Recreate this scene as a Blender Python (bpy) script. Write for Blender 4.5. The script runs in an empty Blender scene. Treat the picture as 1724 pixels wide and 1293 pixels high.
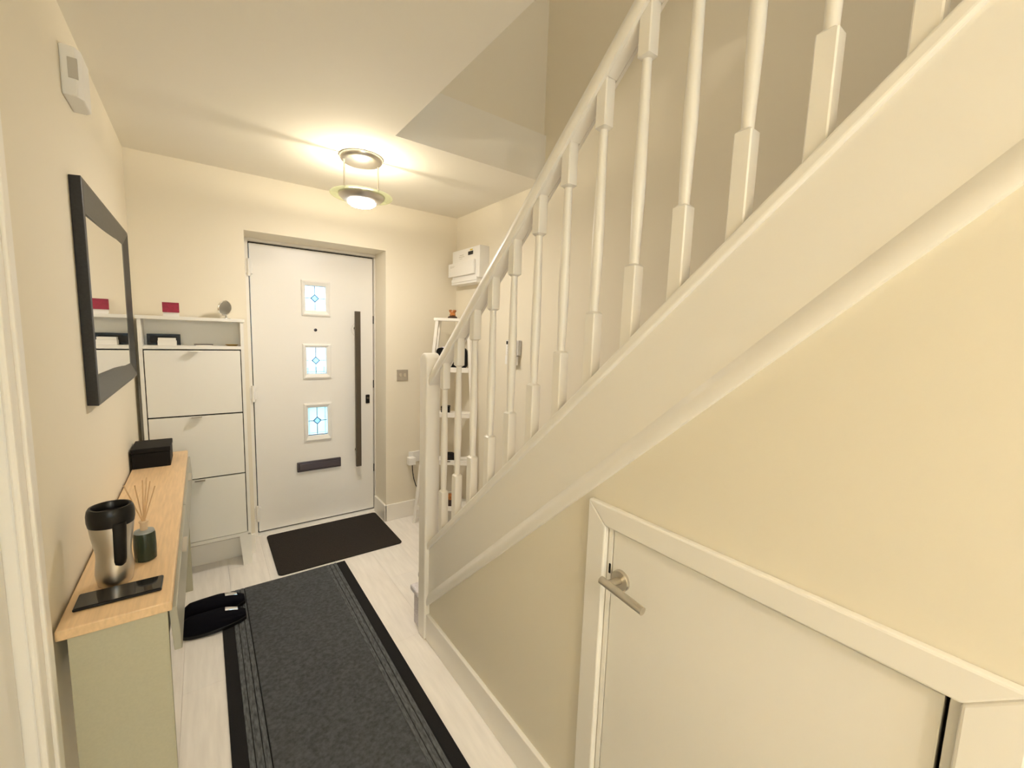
import bpy, bmesh, math, random
from mathutils import Vector, Matrix
random.seed(7)
D = bpy.data
SC = bpy.context.scene
C = SC.collection
PI = math.pi

# ------------------------------------------------------------------ camera
R_RIGHT = Vector((0.807612, -0.588769, 0.033381))
R_DOWN = Vector((-0.041139, -0.112716, -0.992775))
R_FWD = Vector((0.588278, 0.800404, -0.115252))
cam_d = D.cameras.new('camera')
cam_d.sensor_width = 36.0
cam_d.sensor_fit = 'HORIZONTAL'
cam_d.lens = 711.154 / 1724 * 36.0
cam_d.clip_start = 0.02
cam = D.objects.new('camera', cam_d)
C.objects.link(cam)
M = Matrix.Identity(4)
for i, v in enumerate((R_RIGHT, -R_DOWN, -R_FWD)):
    for r in range(3):
        M[r][i] = v[r]
M.translation = Vector((0, 0, 1.45))
cam.matrix_world = M
SC.camera = cam

# ------------------------------------------------------------------ world, exposure
w = D.worlds.new('sky')
SC.world = w
w.use_nodes = True
wn = w.node_tree
wn.nodes['Background'].inputs['Color'].default_value = (0.62, 0.83, 1.0, 1)
wn.nodes['Background'].inputs['Strength'].default_value = 4.5
SC.view_settings.view_transform = 'Standard'
SC.view_settings.look = 'None'
SC.view_settings.gamma = 1.0
SC.view_settings.use_curve_mapping = False
SC.view_settings.exposure = 0.53
SC.cycles.use_denoising = True
SC.cycles.max_bounces = 10
SC.cycles.diffuse_bounces = 7
SC.cycles.sample_clamp_indirect = 6.0

WARM = (1.0, 0.87, 0.66)
UP_W = 7.5      # bulb over the bowl
LENS_E = 160.0    # glowing lens below the bowl

# ------------------------------------------------------------------ materials
def mat(name, col, rough=0.5, metal=0.0, **kw):
    m = D.materials.new(name)
    m.use_nodes = True
    nt = m.node_tree
    b = nt.nodes['Principled BSDF']
    b.inputs['Base Color'].default_value = (*col, 1)
    b.inputs['Roughness'].default_value = rough
    b.inputs['Metallic'].default_value = metal
    for k, v in kw.items():
        if k in ('noise', 'bump', 'scale', 'stretch'):
            continue
        b.inputs[k].default_value = v
    if 'noise' in kw or 'bump' in kw:
        tc = nt.nodes.new('ShaderNodeTexCoord')
        mp = nt.nodes.new('ShaderNodeMapping')
        mp.inputs['Scale'].default_value = kw.get('stretch', (1, 1, 1))
        nz = nt.nodes.new('ShaderNodeTexNoise')
        nz.inputs['Scale'].default_value = kw.get('scale', 40)
        nz.inputs['Detail'].default_value = 5
        nt.links.new(tc.outputs['Object'], mp.inputs['Vector'])
        nt.links.new(mp.outputs['Vector'], nz.inputs['Vector'])
        if 'noise' in kw:
            a = kw['noise']
            rp = nt.nodes.new('ShaderNodeValToRGB')
            rp.color_ramp.elements[0].position = 0.3
            rp.color_ramp.elements[1].position = 0.7
            rp.color_ramp.elements[0].color = (*[max(0, c * (1 - a)) for c in col], 1)
            rp.color_ramp.elements[1].color = (*[min(1, c * (1 + a)) for c in col], 1)
            nt.links.new(nz.outputs['Fac'], rp.inputs['Fac'])
            nt.links.new(rp.outputs['Color'], b.inputs['Base Color'])
        if 'bump' in kw:
            bp = nt.nodes.new('ShaderNodeBump')
            bp.inputs['Strength'].default_value = kw['bump']
            bp.inputs['Distance'].default_value = 0.002
            nt.links.new(nz.outputs['Fac'], bp.inputs['Height'])
            nt.links.new(bp.outputs['Normal'], b.inputs['Normal'])
    return m

def mat_emit(name, col, s):
    m = D.materials.new(name)
    m.use_nodes = True
    b = m.node_tree.nodes['Principled BSDF']
    b.inputs['Base Color'].default_value = (0.9, 0.9, 0.9, 1)
    b.inputs['Emission Color'].default_value = (*col, 1)
    b.inputs['Emission Strength'].default_value = s
    return m

WALL = mat('cream_emulsion', (0.80, 0.745, 0.62), 0.75, bump=0.06, scale=260)
CEIL = mat('ceiling_emulsion', (0.82, 0.785, 0.70), 0.8, bump=0.05, scale=260)
GLOSS = mat('white_satinwood', (0.87, 0.84, 0.78), 0.32)
DOORW = mat('white_composite_door', (0.86, 0.845, 0.81), 0.35, bump=0.12, scale=120, stretch=(6, 1, 0.6))
CABW = mat('white_cabinet', (0.84, 0.83, 0.78), 0.45)
SAGE = mat('sage_grey_lacquer', (0.47, 0.455, 0.34), 0.45, noise=0.03, scale=180)
SAGEF = mat('grey_green_drawer', (0.37, 0.365, 0.30), 0.3)
OAK = mat('light_oak', (0.74, 0.53, 0.31), 0.4, noise=0.09, scale=9, stretch=(14, 1, 6))
OAKE = mat('oak_edge', (0.62, 0.40, 0.20), 0.45, noise=0.15, scale=9, stretch=(1, 14, 14))
FLOORM = [mat('washed_oak_plank_%s' % n, c, 0.42, noise=0.055, scale=5, stretch=(9, 1, 1))
          for n, c in (('pale', (0.86, 0.825, 0.785)), ('warm', (0.865, 0.825, 0.78)), ('cool', (0.855, 0.825, 0.79)))]
BLACK = mat('black_plastic', (0.004, 0.0038, 0.0038), 0.3, **{'Specular IOR Level': 0.3})
BLACKM = mat('black_matt', (0.006, 0.005, 0.005), 0.6, **{'Specular IOR Level': 0.2})
GAP_BLACK = mat('black_gap_fill', (0.01, 0.009, 0.008), 0.8)
FRAMEB = mat('black_stained_frame', (0.014, 0.014, 0.015), 0.36, noise=0.3, scale=20, stretch=(8, 1, 8))
MIRROR = mat('mirror_silver', (0.93, 0.93, 0.92), 0.015, 1.0)
MIRRORD = mat('grey_tinted_mirror', (0.42, 0.42, 0.41), 0.3, 1.0)
STEEL = mat('brushed_steel', (0.58, 0.55, 0.50), 0.3, 1.0)
STEELD = mat('dark_bronze_steel', (0.14, 0.118, 0.09), 0.42, 0.9)
CHROME = mat('chrome', (0.78, 0.77, 0.75), 0.1, 1.0)
CHROMED = mat('dark_chrome', (0.13, 0.12, 0.14), 0.22, 1.0)
SATIN = mat('satin_nickel', (0.66, 0.62, 0.55), 0.28, 1.0)
PLASTW = mat('white_plastic', (0.84, 0.83, 0.80), 0.4)
PLASTG = mat('grey_plastic', (0.62, 0.60, 0.57), 0.45)
LENSG = mat('sensor_lens', (0.52, 0.49, 0.43), 0.5)
RUG = mat('runner_pile', (0.062, 0.067, 0.075), 0.95, noise=0.35, bump=1.0, scale=70)
RUGS = mat('runner_stripe', (0.088, 0.096, 0.105), 0.95, noise=0.5, bump=0.9, scale=120, stretch=(1, 0.25, 1))
RUGB = mat('runner_border', (0.003, 0.003, 0.004), 0.95, bump=0.6, scale=300)
MATB = mat('doormat_pile', (0.016, 0.011, 0.008), 0.95, noise=0.45, bump=0.9, scale=160)
CARPET = mat('lavender_grey_carpet', (0.70, 0.67, 0.71), 0.95, noise=0.18, bump=1.0, scale=160)
GREENG = mat('dark_green_glass', (0.018, 0.03, 0.016), 0.22)
GREYCAP = mat('blue_grey_cap', (0.30, 0.33, 0.34), 0.4)
REED = mat('rattan_reed', (0.62, 0.42, 0.24), 0.7)
NECK = mat('beige_collar', (0.66, 0.50, 0.33), 0.5)
PHONE = mat('black_glass', (0.012, 0.012, 0.013), 0.06)
RED = mat('crimson_card', (0.30, 0.012, 0.045), 0.5, noise=0.2, scale=60)
PAPER = mat('white_paper', (0.84, 0.82, 0.76), 0.6)
GOLD = mat('gold_metal', (0.62, 0.42, 0.14), 0.35, 1.0)
AMBER = mat('amber_brown_resin', (0.42, 0.16, 0.04), 0.35, noise=0.6, scale=60)
BROWN = mat('dark_brown_leather', (0.05, 0.025, 0.016), 0.45)
NAVY = mat('navy_black_felt', (0.003, 0.003, 0.006), 0.8, **{'Specular IOR Level': 0.1})
DISPLAY = mat('dark_display', (0.015, 0.014, 0.014), 0.6)
YELLOW = mat('yellow_sticker', (0.66, 0.50, 0.05), 0.5)
GREYPRINT = mat('grey_print', (0.55, 0.53, 0.46), 0.6)
LEAD = mat('lead_came', (0.10, 0.15, 0.20), 0.6, 0.0)
CONC = mat('paving', (0.42, 0.41, 0.39), 0.85, noise=0.1, scale=12)
HEDGE = mat('hedge_leaf', (0.07, 0.16, 0.08), 0.8, noise=0.5, scale=14)
LENS = mat_emit('lit_frosted_lens', (1.0, 0.91, 0.81), LENS_E)
BULB = mat_emit('lit_bulb', (1.0, 0.92, 0.76), 8)

def glass_mat(name, col, rough, transp):
    m = D.materials.new(name)
    m.use_nodes = True
    nt = m.node_tree
    nt.nodes.clear()
    o = nt.nodes.new('ShaderNodeOutputMaterial')
    mx = nt.nodes.new('ShaderNodeMixShader')
    a = nt.nodes.new('ShaderNodeBsdfTransparent')
    a.inputs['Color'].default_value = (*col, 1)
    g = nt.nodes.new('ShaderNodeBsdfGlossy')
    g.inputs['Roughness'].default_value = rough
    t = nt.nodes.new('ShaderNodeBsdfTranslucent')
    t.inputs['Color'].default_value = (*col, 1)
    m2 = nt.nodes.new('ShaderNodeMixShader')
    m2.inputs[0].default_value = transp
    nt.links.new(t.outputs[0], m2.inputs[1])
    nt.links.new(a.outputs[0], m2.inputs[2])
    mx.inputs[0].default_value = 0.06
    nt.links.new(m2.outputs[0], mx.inputs[1])
    nt.links.new(g.outputs[0], mx.inputs[2])
    nt.links.new(mx.outputs[0], o.inputs['Surface'])
    return m
PANE = glass_mat('obscure_glass', (0.88, 0.97, 1.0), 0.2, 0.7)
PANED = glass_mat('bevelled_glass', (0.62, 0.76, 0.92), 0.1, 0.7)
DISCG = glass_mat('frosted_disc_glass', (0.86, 0.90, 0.76), 0.25, 0.86)

# ------------------------------------------------------------------ helpers
def obj(name, bm, m, parent=None, smooth=False, bevel=0.0, seg=2):
    me = D.meshes.new(name)
    bmesh.ops.recalc_face_normals(bm, faces=bm.faces)
    bm.to_mesh(me)
    bm.free()
    ms = m if isinstance(m, (list, tuple)) else [m]
    for x in ms:
        me.materials.append(x)
    if smooth:
        for p in me.polygons:
            p.use_smooth = True
    o = D.objects.new(name, me)
    C.objects.link(o)
    if smooth:
        es = o.modifiers.new('edges', 'EDGE_SPLIT')
        es.split_angle = math.radians(40)
    if bevel > 0:
        b = o.modifiers.new('bevel', 'BEVEL')
        b.width = bevel
        b.segments = seg
        b.limit_method = 'ANGLE'
        b.angle_limit = math.radians(40)
    if parent:
        o.parent = parent
        o.matrix_parent_inverse = parent.matrix_basis.inverted()
    return o

def thing(name, label, cat, loc=(0, 0, 0), rz=0.0, group=None):
    o = D.objects.new(name, None)
    o.empty_display_size = 0.05
    C.objects.link(o)
    o.location = loc
    o.rotation_euler = (0, 0, rz)
    o.matrix_basis = Matrix.Translation(Vector(loc)) @ Matrix.Rotation(rz, 4, 'Z')
    tag(o, label, cat, group)
    return o

def tag(o, label, cat=None, group=None, kind=None):
    o['label'] = label
    if cat:
        o['category'] = cat
    if group:
        o['group'] = group
    if kind:
        o['kind'] = kind
    return o

def struct(o, label=None):
    o['kind'] = 'structure'
    if label:
        o['label'] = label
    return o

def B(): return bmesh.new()

def box(bm, x0, x1, y0, y1, z0, z1, mi=0):
    v = [bm.verts.new(p) for p in ((x0, y0, z0), (x1, y0, z0), (x1, y1, z0), (x0, y1, z0),
                                   (x0, y0, z1), (x1, y0, z1), (x1, y1, z1), (x0, y1, z1))]
    for f in ((0, 1, 2, 3), (4, 5, 6, 7), (0, 1, 5, 4), (1, 2, 6, 5), (2, 3, 7, 6), (3, 0, 4, 7)):
        bm.faces.new([v[i] for i in f]).material_index = mi
    return bm

def prism(bm, pts, axis, a, b, mi=0):
    """polygon pts in the plane across `axis`, pushed from a to b along it"""
    def P(p, t):
        if axis == 'x': return (t, p[0], p[1])
        if axis == 'y': return (p[0], t, p[1])
        return (p[0], p[1], t)
    lo = [bm.verts.new(P(p, a)) for p in pts]
    hi = [bm.verts.new(P(p, b)) for p in pts]
    n = len(pts)
    bm.faces.new(lo).material_index = mi
    bm.faces.new(hi).material_index = mi
    for i in range(n):
        bm.faces.new((lo[i], lo[(i + 1) % n], hi[(i + 1) % n], hi[i])).material_index = mi
    return bm

def lathe(bm, prof, cx=0, cy=0, cz=0, n=32, closed=False, mat4=None):
    """prof: (r, z) pairs turned about z; r==0 ends become caps"""
    rings = []
    for r, z in prof:
        if r <= 1e-6:
            rings.append([bm.verts.new((cx, cy, cz + z))])
        else:
            rings.append([bm.verts.new((cx + r * math.cos(2 * PI * k / n), cy + r * math.sin(2 * PI * k / n), cz + z)) for k in range(n)])
    pairs = list(zip(rings, rings[1:]))
    if closed:
        pairs.append((rings[-1], rings[0]))
    for a, b in pairs:
        for k in range(n):
            k2 = (k + 1) % n
            if len(a) == 1 and len(b) == 1: continue
            if len(a) == 1: bm.faces.new((a[0], b[k], b[k2]))
            elif len(b) == 1: bm.faces.new((a[k], a[k2], b[0]))
            else: bm.faces.new((a[k], a[k2], b[k2], b[k]))
    if mat4 is not None:
        bmesh.ops.transform(bm, matrix=mat4, verts=[v for r in rings for v in r])
    return bm

def tube(bm, pts, r, n=10, caps=True):
    """round bar through pts; r a number or one per point"""
    pts = [Vector(p) for p in pts]
    rs = r if isinstance(r, (list, tuple)) else [r] * len(pts)
    rings = []
    up = None
    for i, p in enumerate(pts):
        t = (pts[min(i + 1, len(pts) - 1)] - pts[max(i - 1, 0)]).normalized()
        if up is None:
            up = Vector((0, 0, 1)) if abs(t.z) < 0.9 else Vector((1, 0, 0))
        s = t.cross(up).normalized()
        up = s.cross(t).normalized()
        rings.append([bm.verts.new(p + (s * math.cos(2 * PI * k / n) + up * math.sin(2 * PI * k / n)) * rs[i]) for k in range(n)])
    for a, b in zip(rings, rings[1:]):
        for k in range(n):
            bm.faces.new((a[k], a[(k + 1) % n], b[(k + 1) % n], b[k]))
    if caps:
        bm.faces.new(rings[0])
        bm.faces.new(rings[-1])
    return bm

def loft(bm, rings, cap=True):
    vr = [[bm.verts.new(p) for p in r] for r in rings]
    n = len(vr[0])
    for a, b in zip(vr, vr[1:]):
        for k in range(n):
            bm.faces.new((a[k], a[(k + 1) % n], b[(k + 1) % n], b[k]))
    if cap:
        bm.faces.new(vr[0])
        bm.faces.new(vr[-1])
    return bm

# ------------------------------------------------------------------ dimensions
XL, XR = -0.292, 1.656          # left wall, far right (stair) wall
YB, YN = 3.05, -2.2             # wall with the front door, wall behind the camera
ZC, ZU, ZT = 2.342, 2.6, 4.7    # hall ceiling, upstairs floor, upstairs ceiling
XS = 0.817                      # face of the wall under the stairs
SL = 0.905                      # pitch of the stairs (rise over run)
def cap_z(y): return 2.030 - SL * y

# ------------------------------------------------------------------ shell
fl = obj('floor', box(B(), XL - 0.1, XR + 0.1, YN - 0.1, 3.45, -0.06, -0.012), FLOORM[0])
struct(fl, 'pale washed oak laminate floor of the hall')
pw = 0.192
cols = int((XR - XL) / pw) + 2
for i in range(cols):
    x0 = XL - 0.02 + i * pw
    y = YN - random.uniform(0, 1.2)
    while y < 3.42:
        y1 = y + 1.285
        a, b2 = max(y, YN), min(y1, 3.42)
        if b2 - a > 0.02 and x0 < XR:
            pb = box(B(), x0 + 0.0003, min(x0 + pw, XR + 0.05) - 0.0003, a + 0.0003, b2 - 0.0003, -0.012, 0.0)
            po = obj('plank', pb, random.choice(FLOORM), fl)
        y = y1

bm = box(B(), XL - 0.12, 0.757, YN, YB + 0.3, ZC, ZU)
box(bm, 0.757, XR + 0.1, 2.0, YB + 0.3, ZC, ZU)
struct(obj('ceiling', bm, CEIL), 'cream white hall ceiling with the stairwell opening cut into it')

bm = box(B(), XL - 0.12, 0.226, YB, 3.36, -0.05, ZC)
box(bm, 1.085, XR + 0.1, YB, 3.36, -0.05, ZC)
box(bm, 0.226, 1.085, YB, 3.36, 2.017, ZC)
struct(obj('wall_back', bm, WALL), 'cream wall around the white front door')
# left wall with a side doorway next to the camera
bm = box(B(), XL - 0.12, XL, 1.16, YB, -0.05, ZC)
box(bm, XL - 0.12, XL, YN, 0.36, -0.05, ZC)
box(bm, XL - 0.12, XL, 0.36, 1.16, 2.03, ZC)
struct(obj('wall_left', bm, WALL), 'cream wall on the left that carries the mirror')
bm = box(B(), XR, XR + 0.1, YN, YB, -0.05, ZT)
struct(obj('wall_right', bm, WALL), 'cream wall behind the balusters on the far side of the stairs')
# wall under the stairs
def wh(y): return cap_z(y) - 0.29
D0, D1, DZ = 0.046, 0.674, 0.985
bm = B()
prism(bm, [(1.725, -0.05), (D1, -0.05), (D1, wh(D1)), (1.725, wh(1.725))], 'x', XS, 0.845)
prism(bm, [(D1, DZ), (D0, DZ), (D0, wh(D0)), (D1, wh(D1))], 'x', XS, 0.845)
yt = (2.030 - 0.29 - ZC) / SL
prism(bm, [(D0, -0.05), (YN, -0.05), (YN, ZC), (yt, ZC), (D0, wh(D0))], 'x', XS, 0.845)
struct(obj('wall_stair', bm, WALL), 'cream wall under the stair stringer, around the low cupboard door')
# wall behind the camera, with a window added for cool daylight fill
bm = box(B(), XL - 0.12, 0.0, YN - 0.1, YN, -0.05, ZC)
box(bm, 0.62, XR + 0.1, YN - 0.1, YN, -0.05, ZC)
box(bm, 0.0, 0.62, YN - 0.1, YN, -0.05, 0.9)
box(bm, 0.0, 0.62, YN - 0.1, YN, 2.05, ZC)
struct(obj('wall_near', bm, WALL), 'cream wall behind the camera')
wf = obj('added_window_1', box(box(box(box(B(), 0.0, 0.04, YN - 0.08, YN - 0.02, 0.9, 2.05), 0.58, 0.62, YN - 0.08, YN - 0.02, 0.9, 2.05),
                         0.04, 0.58, YN - 0.08, YN - 0.02, 0.9, 0.94), 0.04, 0.58, YN - 0.08, YN - 0.02, 2.01, 2.05), GLOSS)
struct(wf, 'white window added behind the camera for daylight fill')
obj('pane', box(B(), 0.04, 0.58, YN - 0.054, YN - 0.048, 0.94, 2.01), PANE, wf)
wf = obj('added_window_2', box(box(box(box(B(), 0.85, 0.89, YN - 0.08, YN - 0.02, 3.9, 4.5), 1.51, 1.55, YN - 0.08, YN - 0.02, 3.9, 4.5),
                         0.89, 1.51, YN - 0.08, YN - 0.02, 3.9, 3.94), 0.89, 1.51, YN - 0.08, YN - 0.02, 4.46, 4.5), GLOSS)
struct(wf, 'unseen white landing window added to light the stairwell')
obj('pane', box(B(), 0.89, 1.51, YN - 0.054, YN - 0.048, 3.94, 4.46), PANE, wf)  # landing window added out of view to lift the dark stairwell
# upstairs shaft round the stairwell
bm = box(B(), 0.73, XR, 2.02, 2.12, ZU, ZT)
struct(obj('wall_upper_back', bm, WALL), 'upstairs wall above the stairwell bulkhead')
bm = box(B(), 0.63, 0.73, YN, 2.12, ZU, ZT)
struct(obj('wall_upper_left', bm, WALL), 'upstairs wall along the stairwell')
bm = box(B(), 0.63, 0.85, YN - 0.1, YN, ZC, ZT)
box(bm, 1.55, XR + 0.1, YN - 0.1, YN, ZC, ZT)
box(bm, 0.85, 1.55, YN - 0.1, YN, ZC, 3.9)
box(bm, 0.85, 1.55, YN - 0.1, YN, 4.5, ZT)
struct(obj('wall_upper_near', bm, WALL), 'upstairs wall behind the head of the stairs')
bm = box(B(), 0.63, XR + 0.1, YN - 0.1, 2.12, ZT, ZT + 0.1)
struct(obj('ceiling_upper', bm, CEIL), 'upstairs ceiling above the stairwell')
bm = box(B(), XS + 0.03, XR, YN, -0.96, 2.36, ZU)
struct(obj('floor_upper', bm, CARPET), 'carpeted landing at the head of the stairs')

# outside, seen faintly through the door glass
struct(obj('ground', box(B(), -6, 8, 3.46, 14, -0.2, -0.08), CONC), 'paved ground outside the front door')
bm = B()
rings = []
for k in range(25):
    x = -4 + k * 0.42
    rings.append([(x, 6.4 + 0.12 * math.sin(k * 1.7), -0.1), (x, 6.2 + 0.1 * math.sin(k * 2.3), 0.5), (x, 6.45, 0.86 + 0.06 * math.sin(k * 1.1)), (x, 7.0, 0.85 + 0.07 * math.sin(k * 0.9)), (x, 7.2, -0.1)])
hd = obj('hedge', loft(bm, rings), HEDGE, smooth=True)
tag(hd, 'clipped green hedge outside the front door, blurred by the glass', 'hedge')

# ------------------------------------------------------------------ skirting and casings
def skirt(name, segs, label):
    bm = B()
    for (x0, x1, y0, y1) in segs:
        box(bm, x0, x1, y0, y1, 0, 0.128)
    struct(obj(name, bm, GLOSS, bevel=0.003), label)
skirt('baseboard_back', [(XL, 0.226, YB - 0.016, YB), (1.073, XR, YB - 0.016, YB), (1.069, 1.085, YB - 0.016, 3.28)], 'white skirting board of the front door wall')
skirt('baseboard_left', [(XL, XL + 0.008, 1.215, YB - 0.016)], 'white skirting board of the left wall')
skirt('baseboard_stair', [(0.800, XS, 0.733, 1.7115), (0.800, XS, YN, -0.012)], 'white skirting board under the stairs')
skirt('baseboard_right', [(XR - 0.016, XR, 2.0, YB - 0.016)], 'white skirting board at the foot of the stairs')

# architrave round the low cupboard door (mitred), with its lining
def mitred(bm, outer, inner, x0, x1, lip):
    """frame between an outer and an inner open polyline in the y-z plane"""
    for i in range(len(outer) - 1):
        pts = [outer[i], outer[i + 1], inner[i + 1], inner[i]]
        prism(bm, pts, 'x', x0, x1)
AO = [(0.731, 0.0), (0.731, 1.034), (-0.010, 1.034), (-0.010, 0.0)]
AI = [(0.672, 0.0), (0.672, 0.980), (0.050, 0.980), (0.050, 0.0)]
bm = B()
mitred(bm, AO, AI, 0.799, XS, 0)
struct(obj('trim_1', bm, GLOSS, bevel=0.004), 'white architrave round the low cupboard door')
# side doorway casing on the left wall
bm = B()
box(bm, XL, XL + 0.012, 1.128, 1.165, 0, 2.1)
box(bm, XL, XL + 0.018, 1.165, 1.200, 0, 2.1)
box(bm, XL, XL + 0.012, 0.32, 1.128, 2.03, 2.1)
box(bm, XL, XL + 0.014, 0.32, 0.392, 0, 2.03)
box(bm, XL - 0.11, XL, 1.136, 1.16, 0, 2.03)
box(bm, XL - 0.11, XL, 0.36, 0.384, 0, 2.03)
box(bm, XL - 0.11, XL, 0.384, 1.136, 2.006, 2.03)
struct(obj('trim_2', bm, GLOSS, bevel=0.004), 'white moulded door casing at the left edge')
d3 = obj('door_3', box(B(), XL - 0.06, XL - 0.02, 0.387, 1.133, 0.008, 2.003), GLOSS, bevel=0.002)
struct(d3, 'white side door in the left wall next to the camera')
bm = tube(B(), [(XL - 0.02, 0.44, 1.0), (XL + 0.03, 0.44, 1.0), (XL + 0.034, 0.45, 1.0), (XL + 0.034, 0.55, 1.0)], 0.008)
obj('door_handle', bm, SATIN, d3, smooth=True)

# ------------------------------------------------------------------ under-stair cupboard door
d2 = thing('door_2', 'low white flush cupboard door under the stairs', 'door', (0.82, 0.36, 0))
del d2['category']
struct(d2)
bm = box(B(), XS, 0.843, 0.050, 0.0615, 0, 0.9795)
box(bm, XS, 0.843, 0.6595, 0.672, 0, 0.9795)
box(bm, XS, 0.843, 0.0615, 0.6595, 0.975, 0.9795)
obj('lining', bm, GLOSS, d2)
obj('leaf', box(B(), 0.819, 0.853, 0.067, 0.657, 0.006, 0.969), GLOSS, d2, bevel=0.0015)
obj('keep', box(B(), 0.815, 0.82, 0.6605, 0.6655, 0.855, 0.88), BLACKM, d2)
hdl = obj('door_handle', lathe(B(), [(0, 0), (0.026, 0), (0.026, 0.007), (0.024, 0.009), (0, 0.009)], n=32,
          mat4=Matrix.Translation((0.819, 0.627, 0.853)) @ Matrix.Rotation(-PI / 2, 4, 'Y')), SATIN, d2, smooth=True)
hdl['label'] = 'satin nickel T-bar lever handle on a round rose'
bm = tube(B(), [(0.812, 0.627, 0.853), (0.768, 0.627, 0.859)], 0.009, 16)
obj('neck', bm, SATIN, hdl, smooth=True)
bm = tube(B(), [(0.76, 0.642, 0.866), (0.76, 0.519, 0.854)], 0.0095, 20)
obj('lever', bm, SATIN, hdl, smooth=True)

# ------------------------------------------------------------------ front door
d1 = thing('door_1', 'white composite front door with three small leaded windows and a long bar handle', 'door', (0.67, 3.315, 0))
del d1['category']
struct(d1)
LX0, LX1, LZ0, LZ1 = 0.270, 1.075, 0.014, 1.990
wins = [(0.600, 0.734, 1.577, 1.750), (0.600, 0.732, 1.122, 1.312), (0.601, 0.734, 0.667, 0.874)]
bm = box(B(), LX0, 0.598, 3.315, 3.36, LZ0, LZ1)
box(bm, 0.736, LX1, 3.315, 3.36, LZ0, LZ1)
zz = LZ0
for a, b2, c, d in reversed(wins):
    box(bm, 0.598, 0.736, 3.315, 3.36, zz, c)
    zz = d
box(bm, 0.598, 0.736, 3.315, 3.36, zz, LZ1)
bmesh.ops.remove_doubles(bm, verts=bm.verts, dist=1e-6)
obj('leaf', bm, DOORW, d1)
bm = box(B(), 0.222, 0.2615, 3.285, 3.40, 0, 2.04)
box(bm, 1.0815, 1.13, 3.285, 3.40, 0, 2.04)
box(bm, 0.2615, 1.0815, 3.285, 3.40, 1.9995, 2.04)
fr = obj('door_frame', bm, GLOSS, d1)
bm = box(B(), 0.2615, 1.0815, 3.362, 3.40, 0.0, 2.0)
bm.free()
bm = box(B(), 0.2615, 0.2685, 3.335, 3.36, 0.005, 2.0)
box(bm, 1.0765, 1.0815, 3.335, 3.36, 0.005, 2.0)
box(bm, 0.2615, 1.0815, 3.335, 3.36, 1.9915, 1.9995)
box(bm, 0.2615, 1.0815, 3.33, 3.36, 0.003, 0.0125)
obj('shadow_gap_seal', bm, GAP_BLACK, d1)  # black strips set in the gap to darken it like shadow
obj('threshold', box(B(), 0.226, 1.085, 3.27, 3.40, 0.0, 0.003), PLASTW, d1)
for (x0, x1, z0, z1), (fx0, fx1, fz0, fz1) in zip(wins, [(0.574, 0.766, 1.537, 1.786), (0.573, 0.767, 1.086, 1.340), (0.573, 0.765, 0.624, 0.907)]):
    bm = B()
    rings = []
    for (px0, px1, pz0, pz1, yy) in ((fx0, fx1, fz0, fz1, 3.316), (fx0 + 0.002, fx1 - 0.002, fz0 + 0.002, fz1 - 0.002, 3.303), (fx0 + 0.012, fx1 - 0.012, fz0 + 0.012, fz1 - 0.012, 3.299), (x0, x1, z0, z1, 3.309), (x0, x1, z0, z1, 3.345)):
        rings.append([(px0, yy, pz0), (px1, yy, pz0), (px1, yy, pz1), (px0, yy, pz1)])
    loft(bm, rings, cap=False)
    fo = obj('window_frame', bm, PLASTW, d1)
    obj('pane', box(B(), x0 - 0.001, x1 + 0.001, 3.338, 3.344, z0 - 0.001, z1 + 0.001), PANE, fo)
    cx, cz = (x0 + x1) / 2, (z0 + z1) / 2
    r = 0.026
    bm = B()
    def came(a, b2, rr=0.0026):
        tube(bm, [(a[0], 3.337, a[1]), (b2[0], 3.337, b2[1])], rr, 6)
    came((cx, z0), (cx, cz - r)); came((cx, cz + r), (cx, z1))
    came((x0, cz), (cx - r, cz)); came((cx + r, cz), (x1, cz))
    q = [(cx, cz - r), (cx + r, cz), (cx, cz + r), (cx - r, cz)]
    for k in range(4): came(q[k], q[(k + 1) % 4], 0.0034)
    if fz0 < 1.5:
        came((x0 + 0.011, z0), (x0 + 0.011, z1), 0.0012); came((x1 - 0.011, z0), (x1 - 0.011, z1), 0.0012)
        came((x0, z0 + 0.012), (x1, z0 + 0.012), 0.0012)
    obj('leading', bm, LEAD, fo)
    bm = prism(B(), [(cx, cz - r * 0.93), (cx + r * 0.93, cz), (cx, cz + r * 0.93), (cx - r * 0.93, cz)], 'y', 3.334, 3.3378)
    dm = obj('diamond_pane', bm, PANED, fo)
ph = obj('pull_handle', box(B(), 0.9235, 0.9625, 3.246, 3.266, 0.400, 1.586), STEELD, d1, bevel=0.002)
ph['label'] = 'long flat dark steel bar handle'
obj('standoff', tube(tube(B(), [(0.943, 3.262, 0.52), (0.943, 3.318, 0.52)], 0.012, 14), [(0.943, 3.262, 1.46), (0.943, 3.318, 1.46)], 0.012, 14), STEELD, ph, smooth=True)
bm = B()
tube(bm, [(0.924 - 0.024 * math.sin(t * PI / 10), 3.262, 1.50 - 0.10 * t / 10) for t in range(11)], 0.0014, 6)
obj('cord_loop', bm, PLASTG, ph)
lp = obj('letter_plate', box(B(), 0.519, 0.823, 3.297, 3.3155, 0.405, 0.477), CHROMED, d1, bevel=0.005)
obj('flap', box(B(), 0.532, 0.810, 3.290, 3.298, 0.416, 0.466), CHROMED, lp, bevel=0.004)
ek = obj('lock', box(B(), 1.016, 1.047, 3.305, 3.3155, 0.878, 0.948), BLACK, d1, bevel=0.008, seg=3)
obj('key_cylinder', lathe(B(), [(0, 0), (0.009, 0), (0.009, 0.012), (0, 0.012)], n=20, mat4=Matrix.Translation((1.0315, 3.306, 0.922)) @ Matrix.Rotation(PI / 2, 4, 'X')), STEELD, ek, smooth=True)
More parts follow.
